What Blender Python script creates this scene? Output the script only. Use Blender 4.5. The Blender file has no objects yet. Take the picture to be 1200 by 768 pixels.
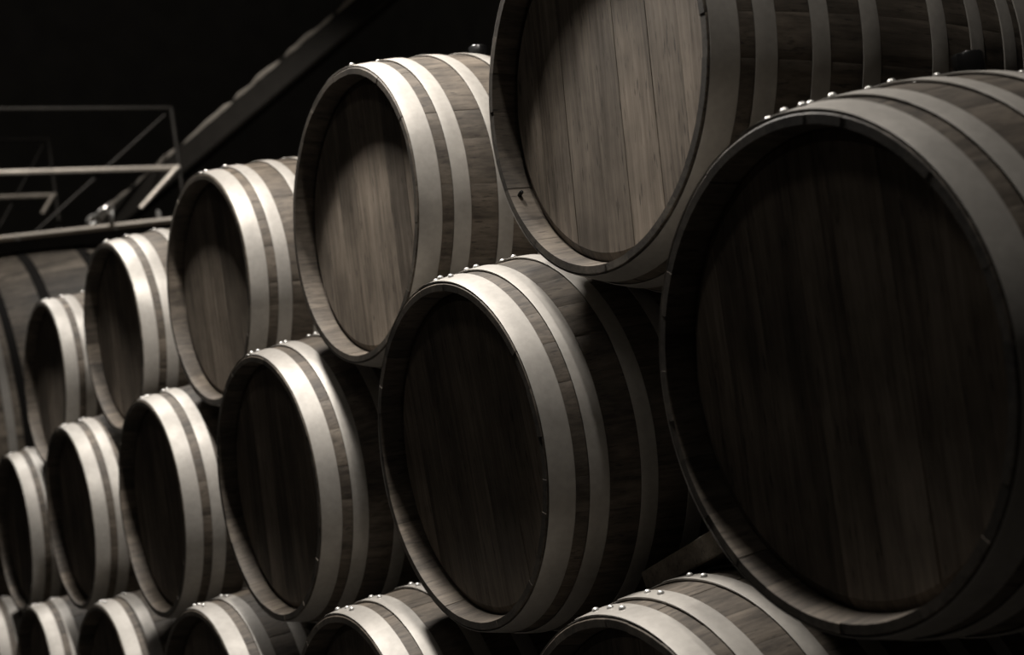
import bpy, bmesh, math, random
from mathutils import Matrix, Vector, noise
random.seed(7)
PI = math.pi
scn = bpy.context.scene
C = scn.collection

# ------------------------------------------------------------------ camera
cam_d = bpy.data.cameras.new('camera'); cam = bpy.data.objects.new('camera', cam_d); C.objects.link(cam)
Rm = ((0.5027086993, -0.8494227145, 0.1605148460), (0.8503178762, 0.5193323876, 0.0851667812), (-0.1557031566, 0.0936745611, 0.9833522276))
rx, ry, rz = [Vector((Rm[0][i], Rm[1][i], Rm[2][i])) for i in range(3)]      # right, forward, up
M = Matrix.Identity(4)
for i in range(3):
    M[i][0] = rx[i]; M[i][1] = rz[i]; M[i][2] = -ry[i]
M[0][3], M[1][3], M[2][3] = 1.23116742, -1.13624762, -0.02474669
cam.matrix_world = M
cam_d.sensor_width = 36.0
cam_d.lens = 1683.32 / 1200 * 36.0
cam_d.clip_start = 0.05
cam_d.dof.use_dof = True
cam_d.dof.focus_distance = 2.25
cam_d.dof.aperture_fstop = 4.5
scn.camera = cam

# ------------------------------------------------------------------ world, lights, exposure
w = bpy.data.worlds.new('world'); scn.world = w; w.use_nodes = True
w.node_tree.nodes['Background'].inputs[0].default_value = (1.0, 0.93, 0.82, 1)
w.node_tree.nodes['Background'].inputs[1].default_value = 0.0065
scn.view_settings.view_transform = 'Standard'; scn.view_settings.look = 'None'
scn.view_settings.exposure = 0.0; scn.view_settings.gamma = 1.0; scn.view_settings.use_curve_mapping = False
WARM = (1.0, 0.945, 0.88)
def spot(name, loc, target, power, size, cone=120, blend=0.6):
    d = bpy.data.lights.new(name, 'SPOT'); d.energy = power; d.color = WARM
    d.shadow_soft_size = size; d.spot_size = math.radians(cone); d.spot_blend = blend
    o = bpy.data.objects.new(name, d); C.objects.link(o); o.location = loc
    o.rotation_euler = (Vector(target) - Vector(loc)).to_track_quat('-Z', 'Y').to_euler()
    return o
spot('overhead_spot', (-1.50, -0.11, 2.10), (-1.50, -0.05, 0.0), 255, 0.075, 120, 0.5)
spot('overhead_spot', (-0.80, -0.11, 2.10), (-0.80, -0.05, 0.0), 140, 0.075, 58, 0.7)  # added lamp: spreads light sideways to brighten the mid tones
spot('overhead_spot', (0.42, -0.07, 2.90), (0.3, 0.0, 0.0), 135, 0.05, 120, 0.5)
spot('overhead_spot', (-3.30, -0.02, 2.15), (-3.30, -0.05, 0.0), 155, 0.075, 84, 0.6)
spot('overhead_spot', (-4.90, -0.06, 2.40), (-4.90, -0.05, 0.0), 170, 0.075, 84, 0.6)
spot('overhead_spot', (-5.6, 1.3, 5.2), (-7.3, 1.6, 1.6), 420, 0.05, 70, 0.6)
fd = bpy.data.lights.new('fill_light', 'AREA'); fd.energy = 5.5; fd.color = WARM; fd.shape = 'RECTANGLE'; fd.size = 0.7; fd.size_y = 0.3  # soft fill added in front to lift the dark heads
fo = bpy.data.objects.new('fill_light', fd); C.objects.link(fo); fo.location = (0.6, -2.2, 3.6)
fo.rotation_euler = (Vector((-1.0, 0, 0)) - Vector(fo.location)).to_track_quat('-Z', 'Y').to_euler()

# ------------------------------------------------------------------ helpers
def tag(o, label=None, cat=None, group=None, kind=None):
    if label: o['label'] = label
    if cat: o['category'] = cat
    if group: o['group'] = group
    if kind: o['kind'] = kind
    return o
def mesh(name, verts, faces, mat=None, smooth=False, angle=35):
    me = bpy.data.meshes.new(name); me.from_pydata([tuple(v) for v in verts], [], faces)
    bm = bmesh.new(); bm.from_mesh(me); bmesh.ops.recalc_face_normals(bm, faces=bm.faces[:]); bm.to_mesh(me); bm.free()
    if mat: me.materials.append(mat)
    if smooth:
        me.polygons.foreach_set('use_smooth', [True] * len(me.polygons))
        me.set_sharp_from_angle(angle=math.radians(angle))
    me.update()
    return me
def link(name, me, parent=None, loc=(0, 0, 0), rot=(0, 0, 0)):
    o = bpy.data.objects.new(name, me); C.objects.link(o); o.parent = parent
    o.location = loc; o.rotation_euler = rot
    return o
def empty(name, loc=(0, 0, 0), rot=(0, 0, 0)):
    o = bpy.data.objects.new(name, None); C.objects.link(o); o.location = loc; o.rotation_euler = rot
    o.empty_display_size = 0.1
    return o
def box_data(c, d, R=None, bev=0.0):
    """bevelled box: centre, full dims, optional 3x3 rotation"""
    bm = bmesh.new(); bmesh.ops.create_cube(bm, size=1)
    for v in bm.verts: v.co = Vector((v.co.x * d[0], v.co.y * d[1], v.co.z * d[2]))
    if bev: bmesh.ops.bevel(bm, geom=bm.edges[:], offset=bev, segments=1, affect='EDGES')
    if R is not None: bmesh.ops.transform(bm, matrix=R.to_4x4(), verts=bm.verts[:])
    bm.verts.index_update()
    vs = [v.co + Vector(c) for v in bm.verts]; fs = [[v.index for v in f.verts] for f in bm.faces]
    bm.free(); return vs, fs
def box(name, c, d, mat, parent=None, R=None, bev=0.002):
    vs, fs = box_data((0, 0, 0), d, R, bev)
    return link(name, mesh(name, vs, fs, mat), parent, c)
def bar_data(a, b, w_, h_, up=Vector((0, 0, 1))):
    a = Vector(a); b = Vector(b); y = (b - a).normalized(); x = y.cross(up).normalized(); z = x.cross(y)
    R = Matrix((x, y, z)).transposed()
    return R, (a + b) / 2, (w_, (b - a).length, h_)
def bar(name, a, b, w_, h_, mat, parent=None, bev=0.002):
    up = Vector((0, 0, 1)) if abs((Vector(b) - Vector(a)).normalized().z) < .95 else Vector((1, 0, 0))
    R, c, d = bar_data(a, b, w_, h_, up)
    pl = Vector(parent.location) if parent else Vector((0, 0, 0))
    return box(name, c - pl, d, mat, parent, R, bev)
def lathe(prof, n, axis='Z', a0=0.0, a1=2 * PI, closed=True):
    vs, fs = [], []; m = len(prof); full = abs(a1 - a0 - 2 * PI) < 1e-6
    cols = n if full else n + 1
    for i in range(cols):
        t = a0 + (a1 - a0) * i / n; c, s = math.cos(t), math.sin(t)
        for r, h in prof:
            vs.append((r * c, r * s, h) if axis == 'Z' else (r * s, h, r * c))
    mm = m if closed else m - 1
    for i in range(n):
        j = (i + 1) % cols
        for k in range(mm):
            fs.append([i * m + k, i * m + (k + 1) % m, j * m + (k + 1) % m, j * m + k])
    if not full and closed:
        fs.append(list(range(m))); fs.append([n * m + k for k in range(m)][::-1])
    return vs, fs
def tube_data(pts, rad, n=8):
    vs, fs = [], []
    for i, p in enumerate(pts):
        p = Vector(p); a = Vector(pts[max(0, i - 1)]); b = Vector(pts[min(len(pts) - 1, i + 1)])
        t = (b - a).normalized(); u = t.cross(Vector((0, 0, 1)))
        if u.length < .05: u = t.cross(Vector((1, 0, 0)))
        u.normalize(); v = t.cross(u); r = rad[i] if isinstance(rad, (list, tuple)) else rad
        for k in range(n):
            q = 2 * PI * k / n; vs.append(p + u * r * math.cos(q) + v * r * math.sin(q))
    for i in range(len(pts) - 1):
        for k in range(n):
            k2 = (k + 1) % n; fs.append([i * n + k, i * n + k2, (i + 1) * n + k2, (i + 1) * n + k])
    fs.append(list(range(n))); fs.append([(len(pts) - 1) * n + k for k in range(n)])
    return vs, fs

# ------------------------------------------------------------------ materials
def new_mat(name):
    m = bpy.data.materials.new(name); m.use_nodes = True; nt = m.node_tree
    return m, nt, nt.nodes['Principled BSDF']
def N(nt, t, **kw):
    n = nt.nodes.new(t)
    for k, v in kw.items():
        if k in n.inputs: n.inputs[k].default_value = v
        else: setattr(n, k, v)
    return n
def wood(name, col, dark, axis=1, rough=0.6, var=0.35, scale=1.0, rings=0.5, bump=0.25, spec=0.3):
    """grain runs along the object's local axis; a random tone for every stave or board"""
    m, nt, b = new_mat(name); L = nt.links.new
    tc = N(nt, 'ShaderNodeTexCoord'); oi = N(nt, 'ShaderNodeObjectInfo')
    mp = N(nt, 'ShaderNodeMapping'); s = [38 * scale] * 3; s[axis] = 2.2 * scale; mp.inputs['Scale'].default_value = s
    mul = N(nt, 'ShaderNodeVectorMath', operation='SCALE'); cmb = N(nt, 'ShaderNodeCombineXYZ')
    for i in range(3): L(oi.outputs['Random'], cmb.inputs[i])
    L(cmb.outputs[0], mul.inputs[0]); mul.inputs['Scale'].default_value = 37.0
    add = N(nt, 'ShaderNodeVectorMath', operation='ADD'); L(tc.outputs['Object'], add.inputs[0]); L(mul.outputs[0], add.inputs[1])
    L(add.outputs[0], mp.inputs['Vector'])
    n1 = N(nt, 'ShaderNodeTexNoise', Scale=1.0, Detail=8.0, Roughness=0.65, Distortion=0.6); L(mp.outputs[0], n1.inputs['Vector'])
    mp2 = N(nt, 'ShaderNodeMapping'); s2 = [150 * scale] * 3; s2[axis] = 7 * scale; mp2.inputs['Scale'].default_value = s2
    L(add.outputs[0], mp2.inputs['Vector'])
    n2 = N(nt, 'ShaderNodeTexNoise', Scale=1.0, Detail=5.0, Roughness=0.7); L(mp2.outputs[0], n2.inputs['Vector'])
    n3 = N(nt, 'ShaderNodeTexNoise', Scale=4.5, Detail=4.0, Roughness=0.6); L(add.outputs[0], n3.inputs['Vector'])
    # pores: short dark dashes
    mp3 = N(nt, 'ShaderNodeMapping'); s3 = [210.0] * 3; s3[axis] = 26.0; mp3.inputs['Scale'].default_value = s3
    L(add.outputs[0], mp3.inputs['Vector'])
    n4 = N(nt, 'ShaderNodeTexNoise', Scale=1.0, Detail=2.0); L(mp3.outputs[0], n4.inputs['Vector'])
    pr = N(nt, 'ShaderNodeMapRange'); L(n4.outputs[0], pr.inputs[0])
    for k, v in zip(('From Min', 'From Max', 'To Min', 'To Max'), (0.62, 0.72, 1.0, 0.45)): pr.inputs[k].default_value = v
    mix = N(nt, 'ShaderNodeMix', data_type='FLOAT'); mix.inputs[0].default_value = 0.4
    L(n1.outputs[0], mix.inputs[2]); L(n2.outputs[0], mix.inputs[3])
    cr = N(nt, 'ShaderNodeValToRGB'); cr.color_ramp.elements[0].position = 0.37; cr.color_ramp.elements[1].position = 0.62
    cr.color_ramp.elements[0].color = (*dark, 1); cr.color_ramp.elements[1].color = (*col, 1)
    L(mix.outputs[0], cr.inputs[0])
    tone = N(nt, 'ShaderNodeMapRange'); L(oi.outputs['Random'], tone.inputs[0])
    tone.inputs['To Min'].default_value = 1 - var; tone.inputs['To Max'].default_value = 1 + var * .7
    blot = N(nt, 'ShaderNodeMapRange'); L(n3.outputs[0], blot.inputs[0])
    for k, v in zip(('From Min', 'From Max', 'To Min', 'To Max'), (0.32, 0.68, 0.55, 1.35)): blot.inputs[k].default_value = v
    m1 = N(nt, 'ShaderNodeMath', operation='MULTIPLY'); L(tone.outputs[0], m1.inputs[0]); L(blot.outputs[0], m1.inputs[1])
    m2 = N(nt, 'ShaderNodeMath', operation='MULTIPLY'); L(m1.outputs[0], m2.inputs[0]); L(pr.outputs[0], m2.inputs[1])
    vm = N(nt, 'ShaderNodeVectorMath', operation='SCALE'); L(cr.outputs[0], vm.inputs[0]); L(m2.outputs[0], vm.inputs['Scale'])
    L(vm.outputs[0], b.inputs['Base Color'])
    b.inputs['Roughness'].default_value = rough; b.inputs['Specular IOR Level'].default_value = spec
    bp = N(nt, 'ShaderNodeBump', Strength=bump, Distance=0.0015); L(mix.outputs[0], bp.inputs['Height']); L(bp.outputs[0], b.inputs['Normal'])
    return m
def steel(name, col, rough=0.42, metal=0.55, dirt=0.25):
    m, nt, b = new_mat(name); L = nt.links.new
    tc = N(nt, 'ShaderNodeTexCoord'); oi = N(nt, 'ShaderNodeObjectInfo')
    cmb = N(nt, 'ShaderNodeCombineXYZ'); [L(oi.outputs['Random'], cmb.inputs[i]) for i in range(3)]
    sc = N(nt, 'ShaderNodeVectorMath', operation='SCALE'); L(cmb.outputs[0], sc.inputs[0]); sc.inputs['Scale'].default_value = 23
    add = N(nt, 'ShaderNodeVectorMath', operation='ADD'); L(tc.outputs['Object'], add.inputs[0]); L(sc.outputs[0], add.inputs[1])
    n1 = N(nt, 'ShaderNodeTexNoise', Scale=9.0, Detail=6.0, Roughness=0.62); L(add.outputs[0], n1.inputs['Vector'])
    n2 = N(nt, 'ShaderNodeTexNoise', Scale=90.0, Detail=4.0); L(add.outputs[0], n2.inputs['Vector'])
    cr = N(nt, 'ShaderNodeMapRange'); L(n1.outputs[0], cr.inputs[0])
    for k, v in zip(('From Min', 'From Max', 'To Min', 'To Max'), (0.3, 0.7, 1 - dirt, 1.08)): cr.inputs[k].default_value = v
    c2 = N(nt, 'ShaderNodeMapRange'); L(n2.outputs[0], c2.inputs[0])
    for k, v in zip(('From Min', 'From Max', 'To Min', 'To Max'), (0.3, 0.7, .92, 1.05)): c2.inputs[k].default_value = v
    mm = N(nt, 'ShaderNodeMath', operation='MULTIPLY'); L(cr.outputs[0], mm.inputs[0]); L(c2.outputs[0], mm.inputs[1])
    vm = N(nt, 'ShaderNodeVectorMath', operation='SCALE'); vm.inputs[0].default_value = col; L(mm.outputs[0], vm.inputs['Scale'])
    L(vm.outputs[0], b.inputs['Base Color'])
    b.inputs['Metallic'].default_value = metal
    rr = N(nt, 'ShaderNodeMapRange'); L(n1.outputs[0], rr.inputs[0]); rr.inputs['To Min'].default_value = rough + .1; rr.inputs['To Max'].default_value = rough - .06
    L(rr.outputs[0], b.inputs['Roughness'])
    bp = N(nt, 'ShaderNodeBump', Strength=0.12, Distance=0.001); L(n2.outputs[0], bp.inputs['Height']); L(bp.outputs[0], b.inputs['Normal'])
    return m
def plain(name, col, rough=0.6, metal=0.0, nscale=12.0, amt=0.3):
    m, nt, b = new_mat(name); L = nt.links.new
    tc = N(nt, 'ShaderNodeTexCoord'); n1 = N(nt, 'ShaderNodeTexNoise', Scale=nscale, Detail=6.0); L(tc.outputs['Object'], n1.inputs['Vector'])
    mr = N(nt, 'ShaderNodeMapRange'); L(n1.outputs[0], mr.inputs[0]); mr.inputs['To Min'].default_value = 1 - amt; mr.inputs['To Max'].default_value = 1 + amt
    vm = N(nt, 'ShaderNodeVectorMath', operation='SCALE'); vm.inputs[0].default_value = col; L(mr.outputs[0], vm.inputs['Scale'])
    L(vm.outputs[0], b.inputs['Base Color']); b.inputs['Roughness'].default_value = rough; b.inputs['Metallic'].default_value = metal
    return m
stave_wood = wood('stave oak', (0.135, 0.112, 0.088), (0.036, 0.029, 0.0225), axis=1, var=0.2)
head_wood = wood('head oak', (0.20, 0.167, 0.133), (0.075, 0.060, 0.046), axis=2, var=0.3, scale=0.9)
hoop_steel = steel('galvanised steel', (0.335, 0.316, 0.288), rough=0.5, metal=0.25)
rivet_steel = steel('rivet steel', (0.8, 0.79, 0.76), rough=0.3, metal=0.6)
rail_steel = steel('painted steel', (0.42, 0.375, 0.32), rough=0.5, metal=0.3)
lit_pale_steel = steel('lit pale steel', (0.80, 0.73, 0.64), rough=0.45, metal=0.3)  # paler than the rail steel, so beam edges look lit
dark_steel = steel('dark steel', (0.05, 0.045, 0.039), rough=0.55, metal=0.3)
black_iron = plain('black iron', (0.010, 0.009, 0.008), rough=0.7)
black_iron.node_tree.nodes['Principled BSDF'].inputs['Specular IOR Level'].default_value = 0.08
shaded_end_grain = wood('shaded end grain', (0.07, 0.06, 0.048), (0.025, 0.021, 0.017), axis=1, var=0.25)  # end-grain colour darkened further for the shade on the rim face
cask_wood = wood('cask oak', (0.20, 0.168, 0.133), (0.035, 0.029, 0.022), axis=1, var=0.35, scale=0.3)
black_rubber = plain('black silicone', (0.012, 0.012, 0.012), rough=0.22)
timber = wood('old timber', (0.17, 0.145, 0.115), (0.08, 0.067, 0.053), axis=1, var=0.2)
wall_plaster = plain('dark plaster', (0.37, 0.355, 0.33), rough=0.9, nscale=3.0)
floor_concrete = plain('dark concrete', (0.03, 0.027, 0.024), rough=0.8, nscale=5.0)

# ------------------------------------------------------------------ setting
FZ = -1.015
def struct(name, c, d, mat): return tag(box(name, c, d, mat, bev=0), kind='structure')
struct('floor', (-6, 1.0, FZ - .05), (18.2, 12, .1), floor_concrete)
struct('wall_back', (-6, 7.05, 2.9), (18, .1, 8.0), wall_plaster)
struct('wall_left', (-15.05, 1.0, 2.9), (.1, 12.2, 8.0), wall_plaster)

# ------------------------------------------------------------------ wine barrel prototype meshes
BL = 0.636; HL = BL / 2; RH = 0.290; RB = 0.331
def prof(s, rh=RH, rb=RB, L=BL): return rh + (rb - rh) * (1 - ((s - L / 2) / (L / 2)) ** 2)
def stave_mesh(hw, rh=RH, rb=RB, L=BL, th=0.026, croze=0.038, nseg=12, mat=None, name='stave'):
    """one bent stave, centred on +Z about the barrel axis (Y), s from the front chime"""
    S = []                                     # closed profile loop (s, r)
    o = [0.0015 + (L - 0.003) * i / nseg for i in range(nseg + 1)]
    outer = [(0.0, rh - 0.0012)] + [(s, prof(s, rh, rb, L)) for s in o] + [(L, rh - 0.0012)]
    k = th / 0.026
    inner = [(0.0, rh - 0.012 * k), (croze, prof(croze, rh, rb, L) - th)]
    mid = [croze + (L - 2 * croze) * i / 6 for i in range(1, 6)]
    inner += [(s, prof(s, rh, rb, L) - th) for s in mid]
    inner += [(L - croze, prof(croze, rh, rb, L) - th), (L, rh - 0.012 * k)]
    loop = outer + inner[::-1]; no = len(outer)
    us = [-1, -0.93, -0.5, 0, 0.5, 0.93, 1]
    vs, fs = [], []; m = len(loop)
    for u in us:
        a = hw * u - (0.00003 * (1 if u > 0 else -1) if abs(u) == 1 else 0)
        for i, (s, r) in enumerate(loop):
            rr = r - (0.0004 if (abs(u) == 1 and i < no) else 0)
            vs.append((rr * math.sin(a), s, rr * math.cos(a)))
    for i in range(len(us) - 1):
        for k2 in range(m):
            k3 = (k2 + 1) % m
            fs.append([i * m + k2, i * m + k3, (i + 1) * m + k3, (i + 1) * m + k2])
    fs.append(list(range(m))); fs.append(list(range((len(us) - 1) * m, len(us) * m)))
    me = mesh(name, vs, fs, mat, smooth=True, angle=30)
    me.materials.append(shaded_end_grain)
    for p in me.polygons:
        if abs(p.normal.y) > .9: p.material_index = 1
    return me
NST = 27
wset = [0.80, 0.90, 1.0, 1.12, 1.25]
seq = [2, 0, 3, 1, 4, 2, 1, 3, 0, 4, 2, 2, 1, 3, 4, 0, 2, 3, 1, 2, 4, 0, 3, 2, 1, 2, 3][:NST]
tot = sum(wset[i] for i in seq); unit = 2 * PI / tot
stave_me = [stave_mesh(unit * w_ / 2, mat=stave_wood) for w_ in wset]
stave_ang = []; a = 0
for i in seq:
    stave_ang.append((i, a + unit * wset[i] / 2)); a += unit * wset[i]

def head_boards(r, n, mat, y0=0.037, th=0.018, cuts=None, name='head_board'):
    """boards of the barrel head: upright boards clipped by the circle, bevelled edge, one mesh each"""
    out = []
    cuts = cuts or [-r + 2 * r * i / n for i in range(n + 1)]
    for i in range(n):
        x0, x1 = max(cuts[i], -r * .9995), min(cuts[i + 1], r * .9995); g = 0.0001
        x0 += g; x1 -= g
        def ring(x0, x1, rr, y):
            k = 8; top = []; 
            for j in range(k + 1):
                x = x0 + (x1 - x0) * j / k; top.append((x, y, math.sqrt(max(rr * rr - x * x, 1e-8))))
            return top + [(x, y, -z) for x, y, z in top[::-1]]
        e = 0.0006
        xa, xb = x0 + e, x1 - e
        A = ring(max(xa, -r + .0145), min(xb, r - .0145), r - 0.0135 * r / .26, y0)
        A2 = ring(max(x0, -r + .0137), min(x1, r - .0137), r - 0.013 * r / .26, y0 + 0.0005)
        B = ring(x0, x1, r, y0 + 0.007 * r / .26); D = ring(x0, x1, r, y0 + th)
        m = len(A); vs = A + A2 + B + D; fs = [list(range(m)), list(range(3 * m, 4 * m))]
        for q in (0, 1, 2):
            for k in range(m):
                k2 = (k + 1) % m; fs.append([q * m + k, q * m + k2, (q + 1) * m + k2, (q + 1) * m + k])
        out.append(mesh(name, vs, fs, mat))
    return out
HR = prof(0.038) - 0.0262
cuts = [-HR, -.192, -.118, -.036, .030, .112, .183, HR]
board_me = head_boards(HR, 7, head_wood, cuts=cuts)
rear_vs, rear_fs = lathe([(0.0005, BL - .037), (HR, BL - .037), (HR, BL - .054), (0.0005, BL - .054)], 40, 'Y', closed=False)
rear_me = mesh('rear_head', rear_vs, rear_fs, head_wood)

hoop_s = [(0.0018, 0.044), (0.066, 0.099), (0.152, 0.182), (0.236, 0.268)]
hoop_s += [(BL - b_, BL - a_) for a_, b_ in hoop_s[::-1]]
def hoop_mesh(s0, s1, mat, rfun=prof, n=96, th=0.0018, lap=True, name='hoop'):
    lift = 0.0016
    front = s0 < BL / 2
    def ra(s):                                   # the edge nearer the head stands slightly proud
        k = (s - s0) / (s1 - s0); k = 1 - k if front else k
        return rfun(s) + 0.0006 + lift * k * 0.8
    P = [(ra(s0), s0), (ra(s0) + th * .7, s0 - 0.0002), (ra(s0) + th, s0 + .0012), (ra((s0 + s1) / 2) + th, (s0 + s1) / 2), (ra(s1) + th, s1 - .0012), (ra(s1) + th * .7, s1), (ra(s1), s1)]
    vs, fs = lathe(P, n, 'Y')
    if lap:                                      # the riveted overlap: a second thickness of strip
        nn = 14; m_ = len(P); v2, f2 = [], []
        for i in range(nn + 1):                  # full thickness at the cut end, fading into the ring at the other
            t_ = i / nn; aa = -0.19 + 0.75 * t_; h_ = (th + .0002) * (1 - t_) ** .7 - .0006 * (t_ > .99)
            v2 += [((r + h_) * math.sin(aa), sv, (r + h_) * math.cos(aa)) for r, sv in P]
        for i in range(nn):
            for q in range(m_):
                f2.append([i * m_ + q, i * m_ + (q + 1) % m_, (i + 1) * m_ + (q + 1) % m_, (i + 1) * m_ + q])
        f2.append(list(range(m_))); k = len(vs)
        # slim dark step where the strip ends
        vs = vs + v2; fs = fs + [[q + k for q in f] for f in f2]
    return mesh(name, vs, fs, mat, smooth=True, angle=25)
hoop_me = [hoop_mesh(a_, b_, hoop_steel) for a_, b_ in hoop_s]
rv, rf = lathe([(0.0001, 0.0042), (0.0028, 0.0037), (0.0046, 0.0022), (0.0054, 0.0), (0.0054, -0.001)], 12, 'Z', closed=False)
rivet_me = mesh('rivet', rv, rf, rivet_steel, smooth=True, angle=80)
bv, bf = lathe([(0.0001, 0.028), (0.013, 0.028), (0.015, 0.0325), (0.0185, 0.0325), (0.020, 0.030), (0.0195, 0.012), (0.018, -0.012), (0.0001, -0.012)], 28, 'Z', closed=False)
bung_me = mesh('bung', bv, bf, black_rubber, smooth=True, angle=40)

def barrel(loc, yaw, pitch, label, seed, head_turn=0.0, proto=[None]):
    """the head centre lies at loc; the Empty stands under the belly"""
    R = (Matrix.Rotation(yaw, 3, 'Z') @ Matrix.Rotation(pitch, 3, 'X'))
    base = Vector(loc) - R @ Vector((0, -HL, RB))
    t = empty('wine_barrel', base, R.to_euler())
    tag(t, label, 'barrel', 'oak wine barrels stacked on their sides')
    rnd = random.Random(seed)
    off = Vector((0, -HL, RB))
    a0 = rnd.uniform(0, 2 * PI)
    for i, an in stave_ang:
        r_ = rnd.uniform(-.0006, .0006)
        an2 = an + a0
        link('stave', stave_me[i], t, off + Vector((math.sin(an2), 0, math.cos(an2))) * r_ + Vector((0, rnd.uniform(-.0008, .0008), 0)), (0, an2, 0))
    for me in board_me:
        link('head_board', me, t, off + Vector((0, rnd.uniform(-.0006, .0006), 0)), (0, head_turn, 0))
    tag(link('rear_head', rear_me, t, off), 'far head of the barrel')
    for k, me in enumerate(hoop_me):
        ang = math.radians(rnd.uniform(-3, 3)) + (0.0 if k < 4 else .15)
        h = link('hoop', me, t, off, (0, ang, 0))
        s = sum(hoop_s[k]) / 2
        offs = (-4.0, 2.0, 8.0) if k in (0, 7) else (-.5, 5.5)
        for q in offs:
            qa = math.radians(q - 1.5); r = prof(s) + 0.0006 + .0008 + 0.0040
            e = link('rivet', rivet_me, h, (r * math.sin(qa), s + rnd.uniform(-.004, .004), r * math.cos(qa)), (0, qa, 0))
    b = link('bung', bung_me, t, off + Vector((0, HL + 0.022, RB + 0.007)))
    b['label'] = 'black bung'
    return t

rows = [
 # head centre, yaw, pitch, label
 ((0.029, -0.025, 0.021), -0.039, 0, 'huge dark-headed barrel filling the right side of the photo, nearest the camera'),
 ((-0.894, 0.011, 0.003), -0.013, 0, 'large black-headed barrel left of the nearest one, a diagonal shadow across its bright hoops'),
 ((-1.778, 0.010, 0.009), 0.007, 0, 'dark-headed barrel in the middle row, third from the right'),
 ((-2.614, -0.001, 0.010), -0.007, 0, 'dark-headed barrel in the middle row, fourth from the right'),
 ((-3.515, 0.001, 0.026), 0.002, 0, 'dark-headed barrel in the middle row, second whole one from the left edge'),
 ((-4.408, 0.004, 0.009), -0.004, 0, 'middle-row barrel cut by the left edge of the photo'),
 ((-0.462, 0.093, 0.521), -0.009, 0, 'top-row barrel with a lit grained head, cut by the top edge of the photo'),
 ((-1.315, 0.089, 0.510), 0.005, 0, 'top-row barrel with a brightly lit lower head and a black bung on top'),
 ((-2.228, 0.099, 0.530), 0.021, 0, 'top-row barrel with a dim head, third from the right in its row'),
 ((-3.136, 0.106, 0.547), 0.017, 0, 'top-row barrel right of the smallest one, under the end of the sloping beam'),
 ((-3.978, 0.084, 0.516), 0.016, 0, 'smallest top-row barrel at the far left in front of the huge cask'),
 ((-0.441, -0.058, -0.541), 0.006, 0, 'bottom-row barrel with bright riveted hoops, only its top showing below the nearest barrel'),
 ((-1.325, -0.070, -0.544), -0.010, 0, 'bottom-row barrel showing its top at the bottom centre of the photo'),
 ((-2.207, -0.067, -0.541), 0.028, 0, 'bottom-row barrel showing its top, third from the right in its row'),
 ((-3.092, -0.069, -0.533), 0.025, 0, 'bottom-row barrel showing its top, fourth from the right in its row'),
 ((-3.975, -0.074, -0.545), 0.006, 0, 'bottom-row barrel second from the left edge of the photo'),
 ((-4.860, -0.068, -0.540), 0.000, 0, 'bottom-row barrel cut by the lower left corner of the photo'),
]
built = []
for i, (loc, yaw, pit, lab) in enumerate(rows):
    pit = math.radians((.2, .3, .1, -.3, .3, -.3, -2.9, -2.7, -1.0, .4, -2.5, -2.5, -2.5, -2.5, -2.5, -2.5, -2.5)[i])
    built.append(barrel(loc, yaw, pit, lab, 100 + i * 7, head_turn=math.radians(random.Random(i).uniform(-4, 4))))

# small wooden peg left in the inside of the rim of the cut-off top barrel
nv, nf = lathe([(0.0001, 0.012), (0.0028, 0.0115), (0.0036, 0.0095), (0.0036, -0.003)], 12, 'Z', closed=False)
pa = math.radians(-115.0); pr_ = 0.2775
tag(link('wooden_peg', mesh('wooden_peg', nv, nf, black_rubber, smooth=True), built[6],
         Vector((pr_ * math.sin(pa), -HL + 0.016, RB + pr_ * math.cos(pa))), (0, pa + PI, 0)), 'dark peg in the rim')

# ------------------------------------------------------------------ chock between the stacked barrels, bearers on the floor
ck = empty('wooden_chock', (-0.47, 0.20, -0.212)); tag(ck, 'dark wooden board wedged on the bottom barrel under the nearest barrel', 'wedge')
ang = math.radians(17)
box('board', (0, 0, 0.018), (0.30, 0.09, 0.036), timber, ck, Matrix.Rotation(-ang, 3, 'Y'))
for y in (0.08, 0.44):
    b_ = box('timber_bearer', (-2.65, y, FZ + (0.057 if y < .2 else 0.047)), (5.6, 0.10, 0.114 if y < .2 else 0.094), timber, bev=0.006)
    tag(b_, 'long dark floor timber under the %s ends of the bottom barrels' % ('front' if y < .2 else 'rear'), 'beam')

# ------------------------------------------------------------------ huge cask at the far left
CX, CY, CZ, CL, CRH, CRB = -7.2, 0.25, 0.50, 2.1, 1.02, 1.17
cask = empty('oak_cask', (CX, CY + CL / 2, CZ - CRB)); tag(cask, 'huge horizontal oak cask with dark hoops behind the row, far left', 'cask')
coff = Vector((0, -CL / 2, CRB)); NC = 44
cme = [stave_mesh(PI / NC * k, CRH, CRB, CL, 0.05, 0.07, 14, cask_wood) for k in (0.9, 1.0, 1.1)]
cang = 0.0; kk = [0, 1, 2, 1] * 11; ccx = sum((0.9, 1.0, 1.1)[i] for i in kk)
for i in kk:
    w_ = (0.9, 1.0, 1.1)[i] * 2 * PI / ccx
    link('stave', cme[i], cask, coff + Vector((0, random.uniform(-.002, .002), 0)), (0, cang + w_ / 2, 0)); cang += w_
for me in head_boards(CRH - .03, 9, head_wood, y0=0.075, th=0.04): link('head_board', me, cask, coff)
rvs, rfs = lathe([(0.001, CL - .075), (CRH - .03, CL - .075), (CRH - .03, CL - .11), (0.001, CL - .11)], 48, 'Y', closed=False)
link('rear_head', mesh('rear_head', rvs, rfs, head_wood), cask, coff)
cprof = lambda s: prof(s, CRH, CRB, CL)
for k, (s0, s1) in enumerate(((.005, .06), (.135, .175), (.21, .25), (.42, .47), (.72, .77), (1.33, 1.38), (1.63, 1.68), (1.85, 1.89), (2.04, 2.095))):
    h = link('hoop', hoop_mesh(s0, s1, hoop_steel if k == 1 else black_iron, rfun=cprof, n=96, th=0.004, lap=False), cask, coff)
    if k == 1: h['label'] = 'pale steel hoop'
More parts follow.
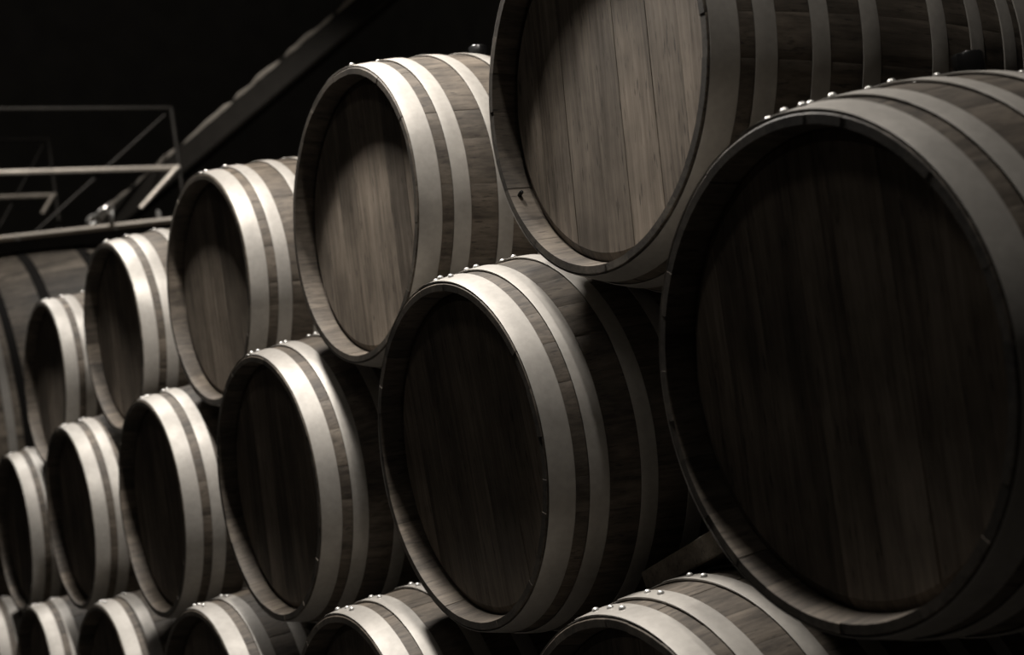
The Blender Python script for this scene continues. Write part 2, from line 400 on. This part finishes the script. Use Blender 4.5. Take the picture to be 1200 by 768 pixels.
for x_ in (-0.55, 0.55):
    for y_ in (-0.6, 0.6):
        zt = CRB - math.sqrt(CRB ** 2 - x_ ** 2) + (CRB - cprof(CL / 2 - abs(y_)))
        hh = CZ - CRB - FZ + zt - 0.03
        cr_ = box('cradle_block', (CX + x_, CY + CL / 2 + y_, FZ + hh / 2), (0.22, 0.2, hh), timber, bev=0.008)
        tag(cr_, 'dark timber block under the %s %s of the huge cask' % ('front' if y_ < 0 else 'rear', 'left' if x_ < 0 else 'right'), 'block', 'timber blocks under the huge cask')

# ------------------------------------------------------------------ walkway beam, railings, sloping beam
wa, wb = Vector((-6.817, 0.613, 1.60)), Vector((-6.538, 1.491, 1.60)); wd = (wb - wa).normalized()
p0, p1 = wa - wd * 1.1, wb + wd * 1.5
wn_ = Vector((wd.y, -wd.x, 0))
walk = empty('walkway_beam', (p0.x, p0.y, FZ)); tag(walk, 'long steel beam with an edge paled to look lit, running above the huge cask', 'beam')
bar('flange', p0 + Vector((0, 0, 0.02)), p1 + Vector((0, 0, 0.02)), 0.13, 0.018, rail_steel, walk)
bar('web', p0 - Vector((0, 0, .025)) + wn_ * .05, p1 - Vector((0, 0, .025)) + wn_ * .05, 0.02, 0.075, dark_steel, walk)
lv, lf = tube_data([p0 + wn_ * .066 + Vector((0, 0, .02)) - Vector((p0.x, p0.y, FZ)), p1 + wn_ * .066 + Vector((0, 0, .02)) - Vector((p0.x, p0.y, FZ))], 0.017, 10)
link('lit_edge_bead', mesh('lit_edge_bead', lv, lf, lit_pale_steel, smooth=True), walk)  # added bead, its pale colour stands for light along the beam edge
for q in (p0, p1): bar('post', (q.x, q.y, FZ), (q.x, q.y, 1.58), 0.09, 0.09, dark_steel, walk)
wn = Vector((wd.y, -wd.x, 0))
for t_ in (0.10, 0.62, 0.93, 1.4):
    q = wa + wd * t_ * 1.0 + wn * 0.066 + Vector((0, 0, 0.012))
    v_, f_ = tube_data([q - wn * .006, q + wn * .012], 0.013, 10)
    pl = Vector(walk.location); link('bolt', mesh('bolt', [a_ - pl for a_ in v_], f_, rivet_steel, smooth=True), walk, pl * 0 )
def frame(label, X, y0, y1, zt, zm, zb, brace, mat, bright, r=0.014):
    t = empty('railing_frame', (X, y1, FZ)); tag(t, label, 'railing', None)
    pl = Vector(t.location)
    def tb(name, pts, rr, m):
        v_, f_ = tube_data([Vector(p) - pl for p in pts], rr, 8); return link(name, mesh(name, v_, f_, m, smooth=True), t)
    tb('post', [(X, y1, FZ), (X, y1, zt)], r, mat); tb('post', [(X, y0, FZ), (X, y0, zt)], r, mat)
    tb('top_rail', [(X, y0, zt), (X, y1, zt)], r, mat)
    tb('middle_rail', [(X, y0, zm), (X, y1, zm)], r * 1.45, bright)['label'] = 'brighter middle rail'
    tb('brace', [(X + .03, y1 - .02, zm), (X + .03, y1 - brace[0], zm - brace[1])], r * 1.2, bright)
    tb('brace', [(X - .03, y1 - .03, zt - .03), (X - .03, y1 - brace[2], zt - brace[3])], r * .6, mat)
    return t
frame('tall steel railing frame behind the cask, its end post beside the sloping beam', -8.5, 0.2, 2.27, 2.87, 2.43, 1.7, (.33, .29, 1.3, 1.05), dark_steel, lit_pale_steel)
frame('smaller steel railing frame at the left edge, behind the taller frame', -9.3, 0.2, 1.585, 2.875, 2.45, 1.9, (.12, .14, .62, .95), dark_steel, rail_steel)
A = Vector((-9.313, 2.005, 2.246)); B = Vector((-7.158, 3.416, 3.283)); bd = (B - A).normalized()
A0 = A - bd * 0.15; B0 = A + (B - A) * ((6.99 - A.y) / (B.y - A.y))
sl = empty('sloping_beam', (A0.x, A0.y, FZ)); tag(sl, 'thick rough beam sloping up to the right across the dark background', 'beam')
bar('girder', A0, B0, 0.10, 0.19, dark_steel, sl, bev=0.015)  # dark colour stands for the shade on the girder's side
bar('leg', (A0.x, A0.y, FZ), (A0.x, A0.y, A0.z - .05), 0.1, 0.1, dark_steel, sl)
side = bd.cross(Vector((0, 0, 1))).normalized(); upv = side.cross(bd)
rr_ = random.Random(5); pl = Vector(sl.location); s_ = 0.0; Lb = (B - A).length * 1.5
while s_ < Lb:                                          # added pale tubes standing for the broken lit top edge
    ln = rr_.uniform(.16, .55); n_ = 9; pts = []; rad = []
    for i in range(n_):
        u = i / (n_ - 1); wob = rr_.uniform(-.006, .006)
        pts.append(A0 + bd * (s_ + ln * u) + upv * (0.098 + wob) + side * (0.03 + wob) - pl)
        rad.append(0.023 * (0.45 if i in (0, n_ - 1) else 1) * rr_.uniform(.8, 1.25))
    v_, f_ = tube_data(pts, rad, 8); link('lit_edge_length', mesh('lit_edge_length', v_, f_, lit_pale_steel, smooth=True), sl)
    q = A0 + bd * (s_ + ln + .02); bar('lit_edge_break', q + upv * .085, q + upv * .13, 0.03, 0.03, dark_steel, sl)  # added dark blocks that interrupt the lit edge
    s_ += ln + rr_.uniform(.03, .07)
ch = empty('chain', (-6.52, 1.10, 1.629)); tag(ch, 'short bright steel chain heaped on the walkway beam', 'chain')
for i, (y_, z_, ry_) in enumerate(((-.05, .022, .5), (.0, .055, .75), (.045, .078, .3), (.055, .03, 1.3))):
    pts = []
    for k in range(17):
        q = 2 * PI * k / 16; pts.append(Vector((.012 * math.sin(q) * (i % 2), .036 * math.cos(q), .02 * math.sin(q))))
    v_, f_ = tube_data(pts[:-1] + [pts[0]], 0.009, 7)
    link('link', mesh('link', v_, f_, rivet_steel, smooth=True), ch, (0, y_, z_), (ry_, 0, .3 * i))
pv, pf = lathe([(0.0001, 0.058), (0.010, 0.054), (0.014, 0.044), (0.014, 0.0), (0.022, -0.001), (0.022, -0.012)], 14, 'Z', closed=False)
pg = link('steel_peg', mesh('steel_peg', pv, pf, rivet_steel, smooth=True), None, (-6.555, 1.432, 1.641))
tag(pg, 'bright rounded steel peg standing on the walkway beam', 'peg')
